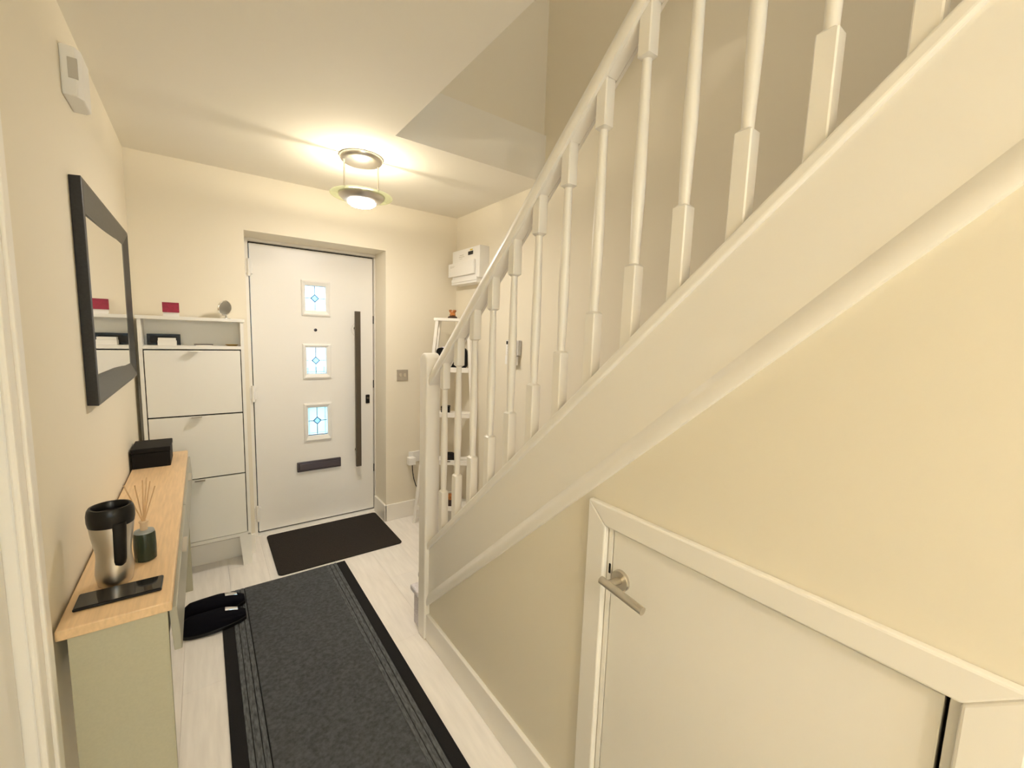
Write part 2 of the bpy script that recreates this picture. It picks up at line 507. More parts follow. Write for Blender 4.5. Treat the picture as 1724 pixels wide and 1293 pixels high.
obj('peephole', lathe(B(), [(0, 0.002), (0.005, 0.001), (0.0065, 0.004), (0.011, 0.003), (0.011, 0)], n=20, mat4=Matrix.Translation((0.663, 3.3155, 1.438)) @ Matrix.Rotation(PI / 2, 4, 'X')), CHROMED, d1, smooth=True)
for z in (1.83, 1.0, 0.16):
    bm = tube(B(), [(0.2625, 3.279, z - 0.055), (0.2625, 3.279, z + 0.055)], 0.010, 14)
    hg = obj('hinge', bm, PLASTW, d1, smooth=True)
    obj('hinge_plate', box(B(), 0.244, 0.286, 3.281, 3.3145, z - 0.04, z + 0.04), PLASTW, hg, bevel=0.002)
for z in (1.53, 1.03, 0.35):
    obj('lock_keep', box(B(), 1.0765, 1.0825, 3.312, 3.33, z - 0.03, z + 0.03), GAP_BLACK, d1)

# ------------------------------------------------------------------ staircase
st = thing('staircase', 'white painted staircase with turned balusters, sloping handrail and closed stringer', 'staircase', (0.83, 1.75, 0))
def band(bm, x0, x1, y0, y1, o0, o1):
    """sloping board: vertical offsets o0..o1 from the base rail's top line"""
    return prism(bm, [(y0, cap_z(y0) + o0), (y1, cap_z(y1) + o0), (y1, cap_z(y1) + o1), (y0, cap_z(y0) + o1)], 'x', x0, x1)
YE = -0.72
obj('stringer', band(B(), 0.8115, 0.846, 1.714, YE, -0.305, -0.02), GLOSS, st)
bm = band(B(), 0.800, 0.860, 1.714, YE, -0.033, 0.0)
obj('base_rail', bm, GLOSS, st, bevel=0.006, seg=3)
bm = B()
sec = [(0.817, -0.312), (0.802, -0.312), (0.7995, -0.304), (0.7995, -0.282), (0.803, -0.270), (0.8118, -0.252), (0.817, -0.252)]
for_y = (1.712, YE)
loft(bm, [[(x, y, cap_z(y) + o) for x, o in sec] for y in for_y])
obj('moulding', bm, GLOSS, st, smooth=True)
# newel post with a barrel top
bm = B()
xn0, xn1, yn0, yn1 = 0.790, 0.860, 1.712, 1.782
prof = [(yn0, 0.0), (yn1, 0.0), (yn1, 1.338)]
for k in range(1, 8):
    t = k / 8
    prof.append((yn1 + (yn0 - yn1) * t, 1.338 + 0.020 * math.sin(PI * t)))
prof.append((yn0, 1.338))
prism(bm, prof, 'x', xn0, xn1)
obj('newel_post', bm, GLOSS, st, bevel=0.007, seg=3)
# handrail, shaped section swept up the pitch
def rail_z(y): return 2.765 - SL * y
sec = [(0.804, 0.000), (0.801, 0.006), (0.800, 0.024), (0.803, 0.040), (0.807, 0.046), (0.812, 0.062), (0.823, 0.072), (0.838, 0.072),
       (0.849, 0.062), (0.854, 0.046), (0.858, 0.040), (0.861, 0.024), (0.860, 0.006), (0.857, 0.000), (0.848, 0.000), (0.848, 0.008), (0.813, 0.008), (0.813, 0.000)]
bm = loft(B(), [[(x, y, rail_z(y) + o) for x, o in sec] for y in (1.714, YE)])
obj('handrail', bm, GLOSS, st, smooth=True)
# balusters: square blocks, swelling turned shaft
def baluster(y):
    bm = B()
    a = 0.0165
    x = 0.8305
    lt = 2.2225 - SL * y
    ub = 2.668 - SL * y
    def blk(zlo, zhi, slope_end, cham_end):
        # block: sheared end on the rail, chamfered end towards the shaft
        c = 0.006
        e = 0.0025
        def ring(s, zf):
            k = s - e
            pts = [(-k, -s), (k, -s), (s, -k), (s, k), (k, s), (-k, s), (-s, k), (-s, -k)]
            return [(x + p, y + q, zf(q)) for p, q in pts]
        if cham_end == 'top':
            loft(bm, [ring(a, lambda q: zlo - SL * q), ring(a, lambda q: zhi - c), ring(a - c, lambda q: zhi)])
        else:
            loft(bm, [ring(a - c, lambda q: zlo), ring(a, lambda q: zlo + c), ring(a, lambda q: zhi - SL * q)])
    blk(cap_z(y) - 0.002, lt, True, 'top')
    blk(ub, rail_z(y) + 0.006, True, 'bottom')
    L = ub - lt
    prof = [(0.0112, -0.002), (0.0112, 0.0), (0.0118, 0.05), (0.0146, 0.30), (0.0150, 0.40), (0.0142, 0.52), (0.0122, 0.78), (0.0108, 0.97), (0.0108, 1.0), (0.0108, 1.004)]
    lathe(bm, [(r, z * L) for r, z in prof], x, y, lt, 18)
    return obj('baluster', bm, GLOSS, st, smooth=True)
for k in range(16):
    baluster(1.612 - 0.1190 * k)
# fillets under the handrail between balusters
for k in range(-1, 15):
    y0 = 1.612 - 0.1190 * k - 0.0175 if k >= 0 else 1.712
    y1 = 1.612 - 0.1190 * (k + 1) + 0.0175
    bm = prism(B(), [(y0, rail_z(y0) + 0.001), (y1, rail_z(y1) + 0.001), (y1, rail_z(y1) + 0.009), (y0, rail_z(y0) + 0.009)], 'x', 0.814, 0.847)
    obj('rail_fillet', bm, GLOSS, st)
# carpeted steps
for k in range(13):
    yk = 1.945 - 0.221 * k
    z0, z1 = 0.2 * k, 0.2 * (k + 1)
    xl = 0.846
    bm = box(B(), xl, XR - 0.02, yk - 0.25, yk - 0.012, z0, z1 - 0.03)
    box(bm, xl, XR - 0.02, yk - 0.25, yk + 0.012, z1 - 0.03, z1)
    if k == 0:
        bm.free()
        xl = 0.788
        bm = box(B(), xl + 0.014, XR - 0.02, 1.785, 1.862, 0, z1 - 0.03)
        box(bm, 0.864, XR - 0.02, 1.86, yk - 0.012, 0, z1 - 0.03)
        box(bm, xl, XR - 0.02, 1.785, 1.875, z1 - 0.03, z1)
        box(bm, 0.864, XR - 0.02, 1.87, yk + 0.012, z1 - 0.03, z1)
        box(bm, 0.864, XR - 0.02, yk - 0.25, 1.785, 0, z1)
    obj('step', bm, CARPET, st, bevel=0.008, seg=3)
obj('wall_string', band(B(), XR - 0.02, XR, 1.95, YE, -0.30, 0.02), GLOSS, st)

# ------------------------------------------------------------------ ceiling lamps
def lamp(name, label, cx, cy, k=1.0, ZC=ZC, lens=None):
    lens = lens or LENS
    t = thing(name, label, 'ceiling lamp', (cx, cy, ZC))
    bm = lathe(B(), [(0, 0), (0.107, 0), (0.107, -0.012), (0.100, -0.022), (0.094, -0.026), (0.05, -0.034), (0, -0.038)], cx, cy, ZC, 64)
    obj('canopy', bm, STEEL, t, smooth=True)
    for s in (-1, 1):
        bm = tube(B(), [(cx + s * 0.087, cy, ZC - 0.024), (cx + s * 0.087, cy, ZC - 0.195)], 0.0042, 12)
        obj('rod', bm, SATIN, t, smooth=True)
    zr = ZC - 0.192
    bm = lathe(B(), [(0.098, 0.002), (0.155, 0.002), (0.157, -0.001), (0.155, -0.004), (0.098, -0.004)], cx, cy, zr, 64, closed=True)
    obj('glass_disc', bm, DISCG, t, smooth=True)
    bm = lathe(B(), [(0.117, 0.004), (0.113, -0.008), (0.098, -0.022), (0.070, -0.034), (0, -0.034), (0, -0.031), (0.068, -0.031), (0.095, -0.018), (0.110, -0.004), (0.114, 0.004), (0.117, 0.004)], cx, cy, zr, 64)
    obj('bowl', bm, STEEL, t, smooth=True)
    bm = lathe(B(), [(0.071, -0.030), (0.069, -0.040), (0.055, -0.050), (0.03, -0.055), (0, -0.057)], cx, cy, zr, 48)
    obj('lens', bm, lens, t, smooth=True)
    bm = tube(B(), [(cx - 0.035, cy, zr - 0.016), (cx + 0.035, cy, zr - 0.016)], 0.006, 12)
    obj('bulb', bm, BULB, t, smooth=True)
    ld = D.lights.new('bulb_light', 'POINT')
    ld.energy = UP_W * k
    ld.color = WARM
    ld.shadow_soft_size = 0.012
    lo = D.objects.new('bulb_light', ld)
    C.objects.link(lo)
    lo.location = (cx, cy, zr - 0.006)
    return t
lamp('ceiling_lamp', 'round steel semi-flush ceiling lamp with glass disc, lit, in front of the door', 0.710, 2.358)
lamp('ceiling_lamp', 'second lit steel ceiling lamp, over the hall behind the camera', -0.02, -1.5, 6.0, lens=mat_emit('bright_frosted_lens', (1.0, 0.91, 0.81), LENS_E * 1.45))
lamp('ceiling_lamp', 'unseen steel ceiling lamp added high over the stairwell to brighten it', 0.86, 0.45, 0.2, ZT, mat_emit('added_fill_lens', (1.0, 0.91, 0.80), 125))  # added lamp, out of view, lifts the void and upper stair wall

# ------------------------------------------------------------------ wall mirror
t = thing('wall_mirror', 'black framed rectangular wall mirror on the left wall above the console', 'mirror', (XL, 2.265, 1.53))
y0, y1, z0, z1 = 1.785, 2.745, 1.190, 1.868
def frame_ring(d, x): return [(x, y0 + d, z0 + d), (x, y1 - d, z0 + d), (x, y1 - d, z1 - d), (x, y0 + d, z1 - d)]
loop = [frame_ring(0.002, XL + 0.001), frame_ring(0.0, XL + 0.027), frame_ring(0.012, XL + 0.029), frame_ring(0.074, XL + 0.013), frame_ring(0.082, XL + 0.010), frame_ring(0.083, XL + 0.004)]
obj('frame', loft(B(), loop, cap=False), FRAMEB, t, bevel=0.0015)
g = obj('mirror_glass', prism(B(), [(XL + 0.004, y0 + 0.07), (XL + 0.0045, y0 + 0.07), (XL + 0.0165, y1 - 0.078), (XL + 0.004, y1 - 0.078)], 'z', z0 + 0.07, z1 - 0.07), MIRROR, t)
g['label'] = 'silver mirror glass'

# ------------------------------------------------------------------ alarm sensor
t = thing('motion_sensor', 'small white alarm motion sensor high on the left wall above the mirror', 'sensor', (XL, 1.87, 2.16))
pts = [(XL, 1.80), (XL + 0.032, 1.80), (XL + 0.043, 1.822), (XL + 0.043, 1.92), (XL + 0.032, 1.94), (XL, 1.94)]
bm = prism(B(), pts, 'z', 2.088, 2.222)
obj('body', bm, PLASTW, t, bevel=0.004, seg=2)
obj('sensor_lens', box(B(), XL + 0.016, XL + 0.0365, 1.7975, 1.805, 2.135, 2.19), LENSG, t, bevel=0.001)

# ------------------------------------------------------------------ console table
ZW = 0.78
t = thing('console_table', 'narrow sage grey console table with a light oak top against the left wall', 'console table', (-0.18, 2.0, 0), 0)
CXL, CXR = -0.284, -0.086
bm = box(B(), CXL, CXR, 1.25, 2.79, ZW - 0.025, ZW)
tp = obj('worktop', bm, OAK, t, bevel=0.003)
tp['label'] = 'light oak worktop'
obj('side_panel', box(B(), -0.270, -0.096, 1.27, 1.288, 0, ZW - 0.025), SAGE, t, bevel=0.001)
obj('side_panel', box(B(), -0.270, -0.096, 2.755, 2.773, 0, ZW - 0.025), SAGE, t, bevel=0.001)
obj('back_panel', box(B(), -0.2695, -0.2685, 1.2885, 2.7545, 0.645, ZW - 0.0255), SAGE, t)
obj('drawer_box', box(B(), -0.268, -0.100, 1.29, 2.753, 0.645, ZW - 0.027), SAGE, t)
for i in range(2):
    ya = 1.272 + i * 0.752
    bm = prism(B(), [(-0.094, ZW - 0.03), (-0.078, ZW - 0.03), (-0.072, 0.635), (-0.088, 0.635)], 'y', ya, ya + 0.747)
    df = obj('drawer_front', bm, SAGEF, t, bevel=0.002)
    obj('drawer_pull', box(B(), -0.078, -0.066, ya + 0.32, ya + 0.43, ZW - 0.033, ZW - 0.030), SATIN, df)

# black box at the far end of the console
t = thing('storage_box', 'black lidded box at the far end of the oak console top', 'box', (-0.213, 2.61, ZW))
obj('box_body', box(B(), -0.282, -0.144, 2.52, 2.70, ZW, ZW + 0.072), BLACKM, t, bevel=0.003)
obj('lid', box(B(), -0.284, -0.142, 2.518, 2.702, ZW + 0.0725, ZW + 0.094), BLACKM, t, bevel=0.003)

# travel mug
mx, my = -0.206, 1.425
t = thing('travel_mug', 'steel travel mug with black lid and handle at the near end of the console', 'mug', (mx, my, ZW))
prof = [(0, 0), (0.031, 0), (0.034, 0.003), (0.0365, 0.018), (0.038, 0.033), (0.0365, 0.052), (0.0345, 0.072), (0.0345, 0.086), (0.037, 0.106), (0.041, 0.132), (0.0435, 0.155), (0.0435, 0.164), (0, 0.164)]
obj('mug_body', lathe(B(), prof, mx, my, ZW, 48), STEEL, t, smooth=True)
prof = [(0.0445, 0.160), (0.0465, 0.172), (0.0465, 0.188), (0.0445, 0.200), (0.041, 0.206), (0.037, 0.206), (0.034, 0.200), (0.032, 0.188), (0, 0.186)]
obj('lid', lathe(B(), prof, mx, my, ZW, 48), BLACK, t, smooth=True)
dr = Vector((0.458, -0.889, 0)).normalized()
sd = Vector((0.889, 0.458, 0)).normalized()
rings = []
c0 = Vector((mx, my, ZW))
for z, ro, hw in ((0.170, 0.048, 0.0145), (0.150, 0.0485, 0.014), (0.120, 0.0455, 0.0135), (0.090, 0.043, 0.0132), (0.070, 0.0415, 0.013), (0.060, 0.041, 0.011), (0.056, 0.040, 0.005)):
    ring = []
    for k in range(12):
        a = 2 * PI * k / 12
        p = c0 + sd * (hw * math.cos(a)) + dr * (ro - 0.006 + 0.0065 * math.sin(a)) + Vector((0, 0, z))
        ring.append(tuple(p))
    rings.append(ring)
obj('handle', loft(B(), rings), BLACK, t, smooth=True)

# phone lying on the console
t = thing('phone', 'glossy black phone lying flat in front of the steel travel mug', 'phone', (-0.188, 1.355, ZW))
obj('phone_case', box(B(), -0.268, -0.108, 1.315, 1.388, ZW, ZW + 0.007), BLACK, t, bevel=0.003, seg=3)
obj('screen', box(B(), -0.265, -0.111, 1.318, 1.385, ZW + 0.0068, ZW + 0.0078), PHONE, t)

# reed diffuser
dx, dy = -0.155, 1.525
t = thing('reed_diffuser', 'dark green reed diffuser bottle beside the travel mug', 'diffuser', (dx, dy, ZW))
obj('bottle', lathe(B(), [(0, 0), (0.021, 0), (0.0245, 0.003), (0.0255, 0.04), (0.0245, 0.076), (0.0225, 0.082), (0, 0.082)], dx, dy, ZW, 40), GREENG, t, smooth=True)
obj('shoulder', lathe(B(), [(0.0232, 0.0815), (0.022, 0.086), (0.012, 0.088), (0, 0.088)], dx, dy, ZW, 40), GREYCAP, t, smooth=True)
obj('neck', lathe(B(), [(0.0085, 0.087), (0.0085, 0.108), (0.0105, 0.110), (0.0105, 0.114), (0.006, 0.115), (0.0055, 0.09)], dx, dy, ZW, 24), NECK, t, smooth=True)
for ex, ey, h in ((-0.036, 0.0, 0.225), (0.012, 0.012, 0.235), (0.030, -0.004, 0.212), (0.002, 0.02, 0.226), (-0.012, -0.008, 0.222), (0.018, 0.022, 0.22)):
    bm = tube(B(), [(dx - ex * 0.12, dy - ey * 0.12, ZW + 0.092), (dx + ex, dy + ey, ZW + h)], 0.0016, 6)
    obj('reed', bm, REED, t)

# ------------------------------------------------------------------ slim shoe cabinet
t = thing('shoe_cabinet', 'slim white three-drop shoe cabinet with an open top shelf, left of the front door', 'cabinet', (-0.035, 2.97, 0))
SX0, SX1, SY0, SY1 = -0.268, 0.195, 2.90, 3.034
obj('top', box(B(), SX0 - 0.006, SX1 + 0.006, SY0 - 0.006, SY1, 1.470, 1.488), CABW, t, bevel=0.0015)
obj('side_panel', box(B(), SX0, SX0 + 0.016, SY0, SY1, 0.2, 1.470), CABW, t, bevel=0.001)
obj('side_panel', box(B(), SX1 - 0.016, SX1, SY0, SY1, 0.2, 1.470), CABW, t, bevel=0.001)
obj('shelf', box(B(), SX0 + 0.016, SX1 - 0.016, SY0, SY1 - 0.006, 1.314, 1.332), CABW, t, bevel=0.001)
obj('back_panel', box(B(), SX0 + 0.016, SX1 - 0.016, SY1 - 0.006, SY1, 0.2, 1.470), CABW, t)
obj('bottom_rail', box(B(), SX0 + 0.016, SX1 - 0.016, SY0 + 0.002, SY1 - 0.006, 0.188, 0.209), CABW, t, bevel=0.001)
for z0, z1 in ((0.949, 1.307), (0.584, 0.941), (0.213, 0.576)):
    df = obj('drop_front', box(B(), SX0 + 0.0205, SX1 - 0.0205, SY0 - 0.002, SY0 + 0.016, z0, z1), CABW, t, bevel=0.0015)
    tb = obj('tab_handle', box(B(), -0.066, -0.018, SY0 - 0.032, SY0 - 0.002, z1 - 0.005, z1 - 0.0025), SATIN, df)
bm = box(B(), SX0 + 0.016, SX1 - 0.016, SY0 + 0.02, SY0 + 0.03, 0.2, 1.31)
obj('gap_shade_panel', bm, BLACKM, t)  # black sheet behind the drop fronts stands in for shade in their gaps
for s in (0, 1):
    xa = SX0 if s == 0 else SX1
    k = 1 if s == 0 else -1
    bm = prism(B(), [(xa, 0), (xa + k * 0.046, 0), (xa + k * 0.060, 0.19), (xa, 0.19)], 'y', SY0 + 0.004, SY0 + 0.022)
    obj('leg', bm, SAGE if False else CABW, t)
    bm = box(B(), min(xa, xa + k * 0.018), max(xa, xa + k * 0.018), SY0 + 0.022, SY1, 0, 0.19)
    obj('leg', bm, CABW, t)

# things on top of the shoe cabinet
t = thing('red_card', 'small crimson card in a clear stand on top of the shoe cabinet', 'card', (-0.13, 2.97, 1.488), math.radians(-4))
RC = t.matrix_basis
bm = box(B(), -0.036, 0.036, -0.003, 0.003, 0.022, 0.075)
bmesh.ops.transform(bm, matrix=RC, verts=bm.verts)
obj('card', bm, RED, t, bevel=0.001)
bm = box(box(B(), -0.034, 0.034, -0.015, 0.015, 0.0, 0.004), -0.034, 0.034, 0.0035, 0.0055, 0.002, 0.045)
bmesh.ops.transform(bm, matrix=RC, verts=bm.verts)
obj('stand', bm, PLASTW, t)
t = thing('vanity_mirror', 'small round chrome vanity mirror tilted on its stand, on the shoe cabinet', 'mirror', (0.112, 2.97, 1.488))
mt = Matrix.Translation((0.112, 2.965, 1.548)) @ Matrix.Rotation(math.radians(28), 4, 'Z') @ Matrix.Rotation(math.radians(100), 4, 'X') @ Matrix.Rotation(math.radians(12), 4, 'Y')
rg = obj('mirror_rim', lathe(B(), [(0, -0.006), (0.036, -0.006), (0.043, -0.003), (0.044, 0.002), (0.041, 0.005), (0.038, 0.004)], n=40, mat4=mt), CHROME, t, smooth=True)
obj('mirror_glass', lathe(B(), [(0, 0.0062), (0.02, 0.0056), (0.0385, 0.0038)], n=40, mat4=mt), MIRRORD, t, smooth=True)
obj('stand', lathe(B(), [(0, 0), (0.022, 0), (0.022, 0.003), (0.006, 0.006), (0.004, 0.018), (0, 0.018)], 0.118, 2.972, 1.488, 24), CHROME, t, smooth=True)
# things in its open compartment
t = thing('picture_frame', 'black landscape picture frame leaning in the shoe cabinet compartment', 'picture frame', (-0.165, 3.0, 1.332))
bm = box(B(), -0.240, -0.097, 3.0, 3.012, 1.332, 1.344)
box(bm, -0.240, -0.097, 3.0, 3.012, 1.380, 1.392)
box(bm, -0.240, -0.228, 3.0, 3.012, 1.344, 1.380)
box(bm, -0.109, -0.097, 3.0, 3.012, 1.344, 1.380)
obj('frame', bm, BLACK, t)
obj('backing', box(B(), -0.229, -0.108, 3.006, 3.011, 1.343, 1.381), DISPLAY, t)
t = thing('gift_box', 'small white lidded box in front of the black picture frame', 'box', (-0.153, 2.96, 1.332))
obj('box_body', box(B(), -0.192, -0.113, 2.935, 2.985, 1.332, 1.358), PAPER, t, bevel=0.001)
obj('lid', box(B(), -0.190, -0.116, 2.937, 2.983, 1.3582, 1.372), PAPER, t, bevel=0.001)
t = thing('leaflet', 'thin stack of white leaflets lying in the shoe cabinet compartment', 'leaflets', (0.0, 2.95, 1.332))
obj('leaflet_sheet', box(B(), -0.028, 0.045, 2.91, 2.99, 1.3322, 1.3365), PAPER, t)
obj('leaflet_sheet', box(B(), -0.037, 0.050, 2.935, 2.995, 1.3367, 1.340), BROWN, t)
t = thing('trinket_dish', 'flat gold trinket dish at the right end of the compartment', 'dish', (0.145, 2.96, 1.332))
obj('dish', lathe(B(), [(0, 0), (0.022, 0), (0.034, 0.008), (0.033, 0.009), (0.021, 0.002), (0, 0.002)], 0.140, 2.96, 1.332, 32), GOLD, t, smooth=True)

# ------------------------------------------------------------------ doormat, runner
def rounded(x0, x1, y0, y1, r, n=5):
    pts = []
    for cx, cy, a0 in ((x1 - r, y0 + r, -PI / 2), (x1 - r, y1 - r, 0), (x0 + r, y1 - r, PI / 2), (x0 + r, y0 + r, PI)):
        for k in range(n + 1):
            a = a0 + PI / 2 * k / n
            pts.append((cx + r * math.cos(a), cy + r * math.sin(a)))
    return pts
m = obj('doormat', prism(B(), rounded(0.305, 1.060, 2.652, 3.235, 0.025), 'z', 0.0, 0.008), MATB, bevel=0.002)
tag(m, 'dark brown black doormat lying at the front door', 'doormat')
t = thing('runner_rug', 'long charcoal runner rug with black edges along the hall floor', 'rug', (0.345, 1.0, 0))
RX0, RX1, RY0, RY1 = 0.022, 0.668, -0.35, 2.622
obj('border', box(B(), RX0, RX0 + 0.047, RY0, RY1, 0, 0.007), RUGB, t, bevel=0.002)
obj('border', box(B(), RX1 - 0.047, RX1, RY0, RY1, 0, 0.007), RUGB, t, bevel=0.002)
for a in (RX0 + 0.047, RX1 - 0.112):
    for i, (o, wd) in enumerate(((0.000, 0.017), (0.0195, 0.022), (0.044, 0.017))):
        obj('stripe', box(B(), a + o, a + o + wd, RY0, RY1, 0, 0.0088), RUGS, t, bevel=0.002)
    obj('stripe_backing', box(B(), a, a + 0.065, RY0, RY1, 0, 0.0055), RUGB, t)
obj('field', box(B(), RX0 + 0.112, RX1 - 0.112, RY0, RY1, 0, 0.0085), RUG, t, bevel=0.002)

# ------------------------------------------------------------------ slippers
def slipper(label, cx, cy, rz):
    t = thing('slipper', label, 'slipper', (cx, cy, 0), rz, 'pair of black slippers')
    T = t.matrix_basis @ Matrix.Translation((-0.128, 0, 0)) @ Matrix.Rotation(-0.055, 4, 'Y') @ Matrix.Translation((0.128, 0, 0.0005))
    def outline(u):  # half-width along the length u in 0..1 (heel to toe)
        return 0.054 * (math.sin(PI * min(1, max(0, u * 0.94 + 0.03))) ** 0.38) * (1.06 - 0.06 * u)
    Lh = 0.128
    n = 18
    rings = []
    for k in range(n + 1):
        u = k / n
        x = -Lh + 2 * Lh * u
        hw = max(0.004, outline(u))
        rings.append([(x, -hw, 0.0), (x, hw, 0.0), (x, hw, 0.018), (x, -hw, 0.018)])
    bm = loft(B(), rings)
    bmesh.ops.transform(bm, matrix=T, verts=bm.verts)
    obj('sole', bm, BLACK, t, bevel=0.003)
    rings = []
    m_ = 12
    for k in range(n + 1):
        u = k / n
        x = -Lh + 2 * Lh * u * 0.985 + 0.002
        hw = max(0.004, outline(u) - 0.001)
        h = 0.088 - 0.015 * u if u < 0.55 else 0.08 - 0.040 * ((u - 0.55) / 0.45) ** 1.6
        if u < 0.1: h = 0.067 + 0.2 * u
        ring = []
        for j in range(m_ + 1):
            a = PI * j / m_
            ring.append((x, hw * math.cos(a), 0.017 + (h - 0.017) * math.sin(a) ** 0.7))
        rings.append(ring)
    bm = loft(B(), rings)
    bmesh.ops.transform(bm, matrix=T, verts=bm.verts)
    up = obj('upper', bm, NAVY, t, smooth=True)
    bm = B()
    rr = []
    for k in range(5):
        x = 0.045 + 0.0125 * k
        u = (x + Lh) / (2 * Lh)
        hw = outline(u) * 0.99
        h = 0.08 - 0.040 * max(0, (u - 0.55) / 0.45) ** 1.6 + 0.002
        rr.append([(x, hw * math.cos(a), 0.017 + (h - 0.017) * math.sin(a) ** 0.7) for a in [PI * (0.40 + 0.2 * j / 8) for j in range(9)]])
    vs = [[bm.verts.new(p) for p in r] for r in rr]
    for a, b2 in zip(vs, vs[1:]):
        for j in range(8):
            bm.faces.new((a[j], a[j + 1], b2[j + 1], b2[j]))
    bmesh.ops.transform(bm, matrix=T, verts=bm.verts)
    obj('toe_patch', bm, CHROME, up, smooth=True)
slipper('black slipper with a silver toe patch, nearer the camera of the pair', -0.004, 2.338, -0.03)
slipper('black slipper with a silver toe patch, nearer the front door of the pair', 0.0, 2.470, 0.05)

# ------------------------------------------------------------------ ladder shelf in the corner
LA = Vector((1.223, 2.915, 0))
LD = Vector((0.8077, -0.5895, 0))
LN = Vector((0.5895, 0.8077, 0))
ang = math.atan2(LD.y, LD.x)
t = thing('ladder_shelf', 'white five-tier ladder shelf standing in the corner behind the newel post', 'shelf', (1.4, 2.9, 0))
MT = Matrix.Translation(LA) @ Matrix.Rotation(ang, 4, 'Z')   # local: s along x, depth along y
def lpart(name, bm, m, par, bevel=0.0015, smooth=False):
    bmesh.ops.transform(bm, matrix=MT, verts=bm.verts)
    return obj(name, bm, m, par, bevel=bevel, smooth=smooth)
def sl(z): return 0.018 + 0.102 * z
def sr(z): return 0.515 - 0.062 * z
for (f, w_) in ((sl, 0.022), (sr, -0.022)):
    for yb0, yb1 in ((0.0, 0.03), (0.11, 0.14)):
        bm = loft(B(), [[(f(z), yb0, z), (f(z) + w_, yb0, z), (f(z) + w_, yb1, z), (f(z), yb1, z)] for z in (0, 1.535)])
        lpart('rail', bm, GLOSS, t)
SHZ = [1.535, 1.164, 0.828, 0.467, 0.107]
for z in SHZ:
    a = (sl(z) + 0.001, sr(z) - 0.001) if z > 1.5 else (sl(z) + 0.023, sr(z) - 0.023)
    lpart('shelf_board', box(B(), a[0] - (0.012 if z > 1.5 else 0), a[1] + (0.012 if z > 1.5 else 0), -0.004, 0.142, z, z + (0.02 if z > 1.5 else 0.024)), GLOSS, t)
    if z < 1.5:
        lpart('shelf_rim', box(B(), a[0], a[1], -0.004, 0.006, z + 0.0243, z + 0.036), GLOSS, t)
def on_shelf(s, d, z): return MT @ Vector((s, d, z))

def place(name, label, cat, s, d, z):
    p = on_shelf(s, d, z)
    return thing(name, label, cat, tuple(p), ang)
# figurine on the top shelf
t = place('figurine', 'small amber brown figurine on top of the ladder shelf', 'figurine', 0.29, 0.05, 1.555)
T2 = t.matrix_basis
def tpart(name, bm, m, t, bevel=0.0, smooth=False):
    bmesh.ops.transform(bm, matrix=t.matrix_basis, verts=bm.verts)
    return obj(name, bm, m, t, bevel=bevel, smooth=smooth)
tpart('base', lathe(B(), [(0, 0), (0.032, 0), (0.036, 0.006), (0.030, 0.014), (0.022, 0.018), (0, 0.019)], n=24), BROWN, t, smooth=True)
tpart('figure', lathe(B(), [(0.020, 0.018), (0.024, 0.026), (0.018, 0.034), (0.022, 0.042), (0.020, 0.050), (0.012, 0.054), (0, 0.056)], n=24), AMBER, t, smooth=True)
for k in range(6):
    a = 2 * PI * k / 6
    bm = lathe(B(), [(0, 0.010), (0.006, 0.006), (0.0075, 0), (0.006, -0.006), (0, -0.008)], 0.020 * math.cos(a), 0.020 * math.sin(a), 0.054, 12)
    tpart('petal', bm, AMBER, t, smooth=True)
t = place('black_bag', 'rounded black bag on the second tier of the ladder shelf', 'bag', 0.290, 0.065, 1.188)
bm = loft(B(), [[(px, -0.045 + yy, pz) for px, pz in rounded(-0.112, 0.112, 0.0, 0.152, 0.03)] for yy in (0.0, 0.008, 0.082, 0.09)])
tpart('bag_body', bm, BLACKM, t, bevel=0.004)
tpart('zip', tube(B(), [(-0.08, 0, 0.153), (0.08, 0, 0.153)], 0.003, 8), CHROMED, t)
t = place('small_case', 'small dark case on the third tier of the ladder shelf', 'case', 0.250, 0.05, 0.852)
tpart('case_body', box(B(), -0.03, 0.03, -0.035, 0.03, 0.0, 0.040), BLACKM, t, bevel=0.003)
tpart('case_lid', box(B(), -0.031, 0.031, -0.036, 0.031, 0.0405, 0.055), BLACKM, t, bevel=0.003)
t = place('dark_cap', 'dark folded cap on the fourth tier of the ladder shelf', 'cap', 0.282, 0.06, 0.491)
tpart('crown', lathe(B(), [(0, 0), (0.058, 0), (0.061, 0.018), (0.054, 0.038), (0.035, 0.05), (0, 0.054)], n=28), BLACKM, t, smooth=True)
bm = prism(B(), [(-0.05, -0.02), (0.05, -0.02), (0.04, -0.058), (0, -0.068), (-0.04, -0.058)], 'z', 0.0, 0.006)
tpart('peak', bm, BLACKM, t)
t = place('envelope', 'white envelope at the right of the dark cap on the ladder shelf', 'envelope', 0.385, 0.06, 0.491)
bm = prism(B(), [(-0.045, 0.0), (0.045, 0.012), (0.045, 0.016), (-0.045, 0.004)], 'y', -0.05, 0.05)
tpart('envelope_body', bm, PAPER, t)
tpart('envelope_flap', prism(B(), [(-0.04, -0.045), (0.04, -0.045), (0, 0.0)], 'z', 0.0165, 0.0173), PAPER, t)
t = place('brown_shoe_box', 'dark brown box on the bottom tier of the ladder shelf', 'box', 0.265, 0.06, 0.131)
tpart('box_body', box(B(), -0.06, 0.06, -0.04, 0.045, 0.0, 0.055), BROWN, t, bevel=0.002)
tpart('lid', box(B(), -0.062, 0.062, -0.042, 0.047, 0.0555, 0.075), AMBER, t, bevel=0.002)

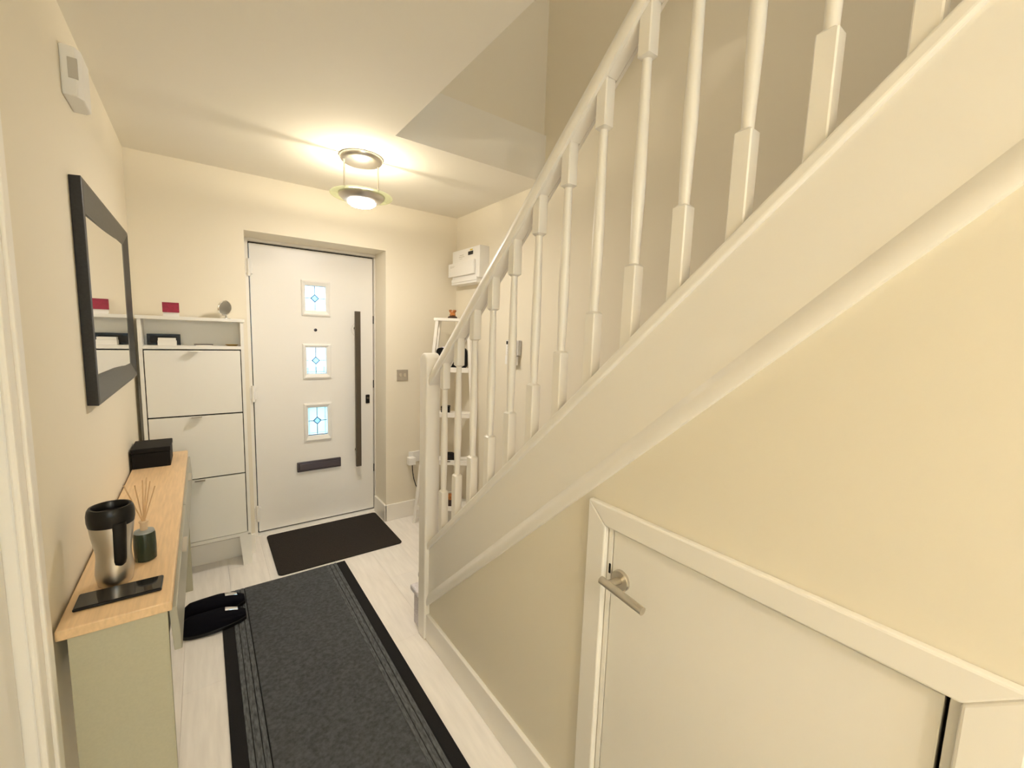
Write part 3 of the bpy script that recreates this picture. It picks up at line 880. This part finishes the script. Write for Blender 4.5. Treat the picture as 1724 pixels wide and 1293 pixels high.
# ------------------------------------------------------------------ consumer unit high on the right wall
t = thing('fuse_box', 'white fuse box high in the corner on the right wall', 'fuse box', (XR, 2.77, 1.94))
XF = 1.578
obj('case', box(B(), XF, XR, 2.575, 2.97, 1.845, 2.063), PLASTW, t, bevel=0.003)
cv = obj('cover_flap', box(B(), XF - 0.018, XF, 2.625, 3.004, 1.872, 1.972), PLASTW, t, bevel=0.004)
obj('bottom_cover', box(B(), XF - 0.006, XF, 2.60, 2.972, 1.829, 1.853), PLASTW, t, bevel=0.002)
obj('bottom_cover', box(B(), XF - 0.006, XF, 2.60, 2.972, 1.812, 1.8275), PLASTW, t, bevel=0.002)
obj('base', box(B(), XF, XR, 2.60, 2.97, 1.812, 1.845), PLASTW, t)
obj('warning_label', box(B(), XF - 0.001, XF, 2.665, 2.735, 2.012, 2.036), DISPLAY, t)
obj('sticker', box(B(), XF - 0.001, XF, 2.672, 2.708, 2.040, 2.050), YELLOW, t)
for (ya, yb, za, zb) in ((2.80, 2.86, 2.020, 2.024), (2.79, 2.87, 2.008, 2.012), (2.82, 2.86, 1.996, 1.999)):
    obj('print_line', box(B(), XF - 0.0007, XF, ya, yb, za, zb), GREYPRINT, t)
for (ya, yb, za, zb) in ((2.90, 2.97, 1.948, 1.951), (2.91, 2.97, 1.940, 1.943)):
    obj('print_line', box(B(), XF - 0.0187, XF - 0.018, ya, yb, za, zb), GREYPRINT, cv)

# keypad on the right wall
t = thing('alarm_keypad', 'white alarm keypad with dark display on the right wall behind the balusters', 'keypad', (XR, 2.23, 1.34))
obj('keypad_body', box(B(), 1.628, XR, 2.162, 2.298, 1.318, 1.418), PLASTG, t, bevel=0.006, seg=3)
obj('front_plate', box(B(), 1.624, 1.628, 2.175, 2.292, 1.318, 1.414), PLASTW, t, bevel=0.001)
obj('flap', box(B(), 1.620, 1.640, 2.172, 2.292, 1.256, 1.314), PLASTW, t, bevel=0.002)
obj('display', box(B(), 1.6232, 1.6242, 2.180, 2.288, 1.388, 1.409), DISPLAY, t)
for r in range(3):
    for c_ in range(3):
        obj('key', box(B(), 1.6225, 1.6242, 2.194 + 0.03 * c_, 2.212 + 0.03 * c_, 1.330 + 0.018 * r, 1.341 + 0.018 * r), PLASTG, t)

# light switch, socket and plug on the front door wall
t = thing('light_switch', 'brushed steel double light switch on the wall right of the front door', 'switch', (1.21, YB, 1.12))
obj('plate', box(B(), 1.166, 1.253, YB - 0.008, YB, 1.080, 1.163), STEEL, t, bevel=0.002)
for x in (1.192, 1.227):
    obj('rocker', prism(B(), [(YB - 0.008, 1.108), (YB - 0.0125, 1.110), (YB - 0.009, 1.136), (YB - 0.008, 1.136)], 'x', x - 0.009, x + 0.009), SATIN, t)
t = thing('power_socket', 'white double power socket low on the wall beside the newel post', 'socket', (1.32, YB, 0.48))
obj('socket_plate', box(B(), 1.262, 1.408, YB - 0.010, YB, 0.434, 0.520), PLASTW, t, bevel=0.003)
for x in (1.300, 1.370):
    obj('socket_switch', box(B(), x - 0.006, x + 0.006, YB - 0.013, YB - 0.010, 0.497, 0.512), PLASTW, t)
t = thing('power_plug', 'white plug with a black cable in the low socket', 'plug', (1.29, YB - 0.03, 0.46))
obj('plug_body', box(B(), 1.243, 1.300, YB - 0.062, YB - 0.0102, 0.425, 0.485), PLASTW, t, bevel=0.006, seg=3)
obj('cable', tube(B(), [(1.274, YB - 0.05, 0.428), (1.274, YB - 0.052, 0.40), (1.278, YB - 0.052, 0.36), (1.288, YB - 0.05, 0.31), (1.305, YB - 0.045, 0.26), (1.335, YB - 0.04, 0.20), (1.38, YB - 0.035, 0.14), (1.43, YB - 0.03, 0.05), (1.45, YB - 0.03, 0.006)], 0.0035, 8), BLACK, t, smooth=True)
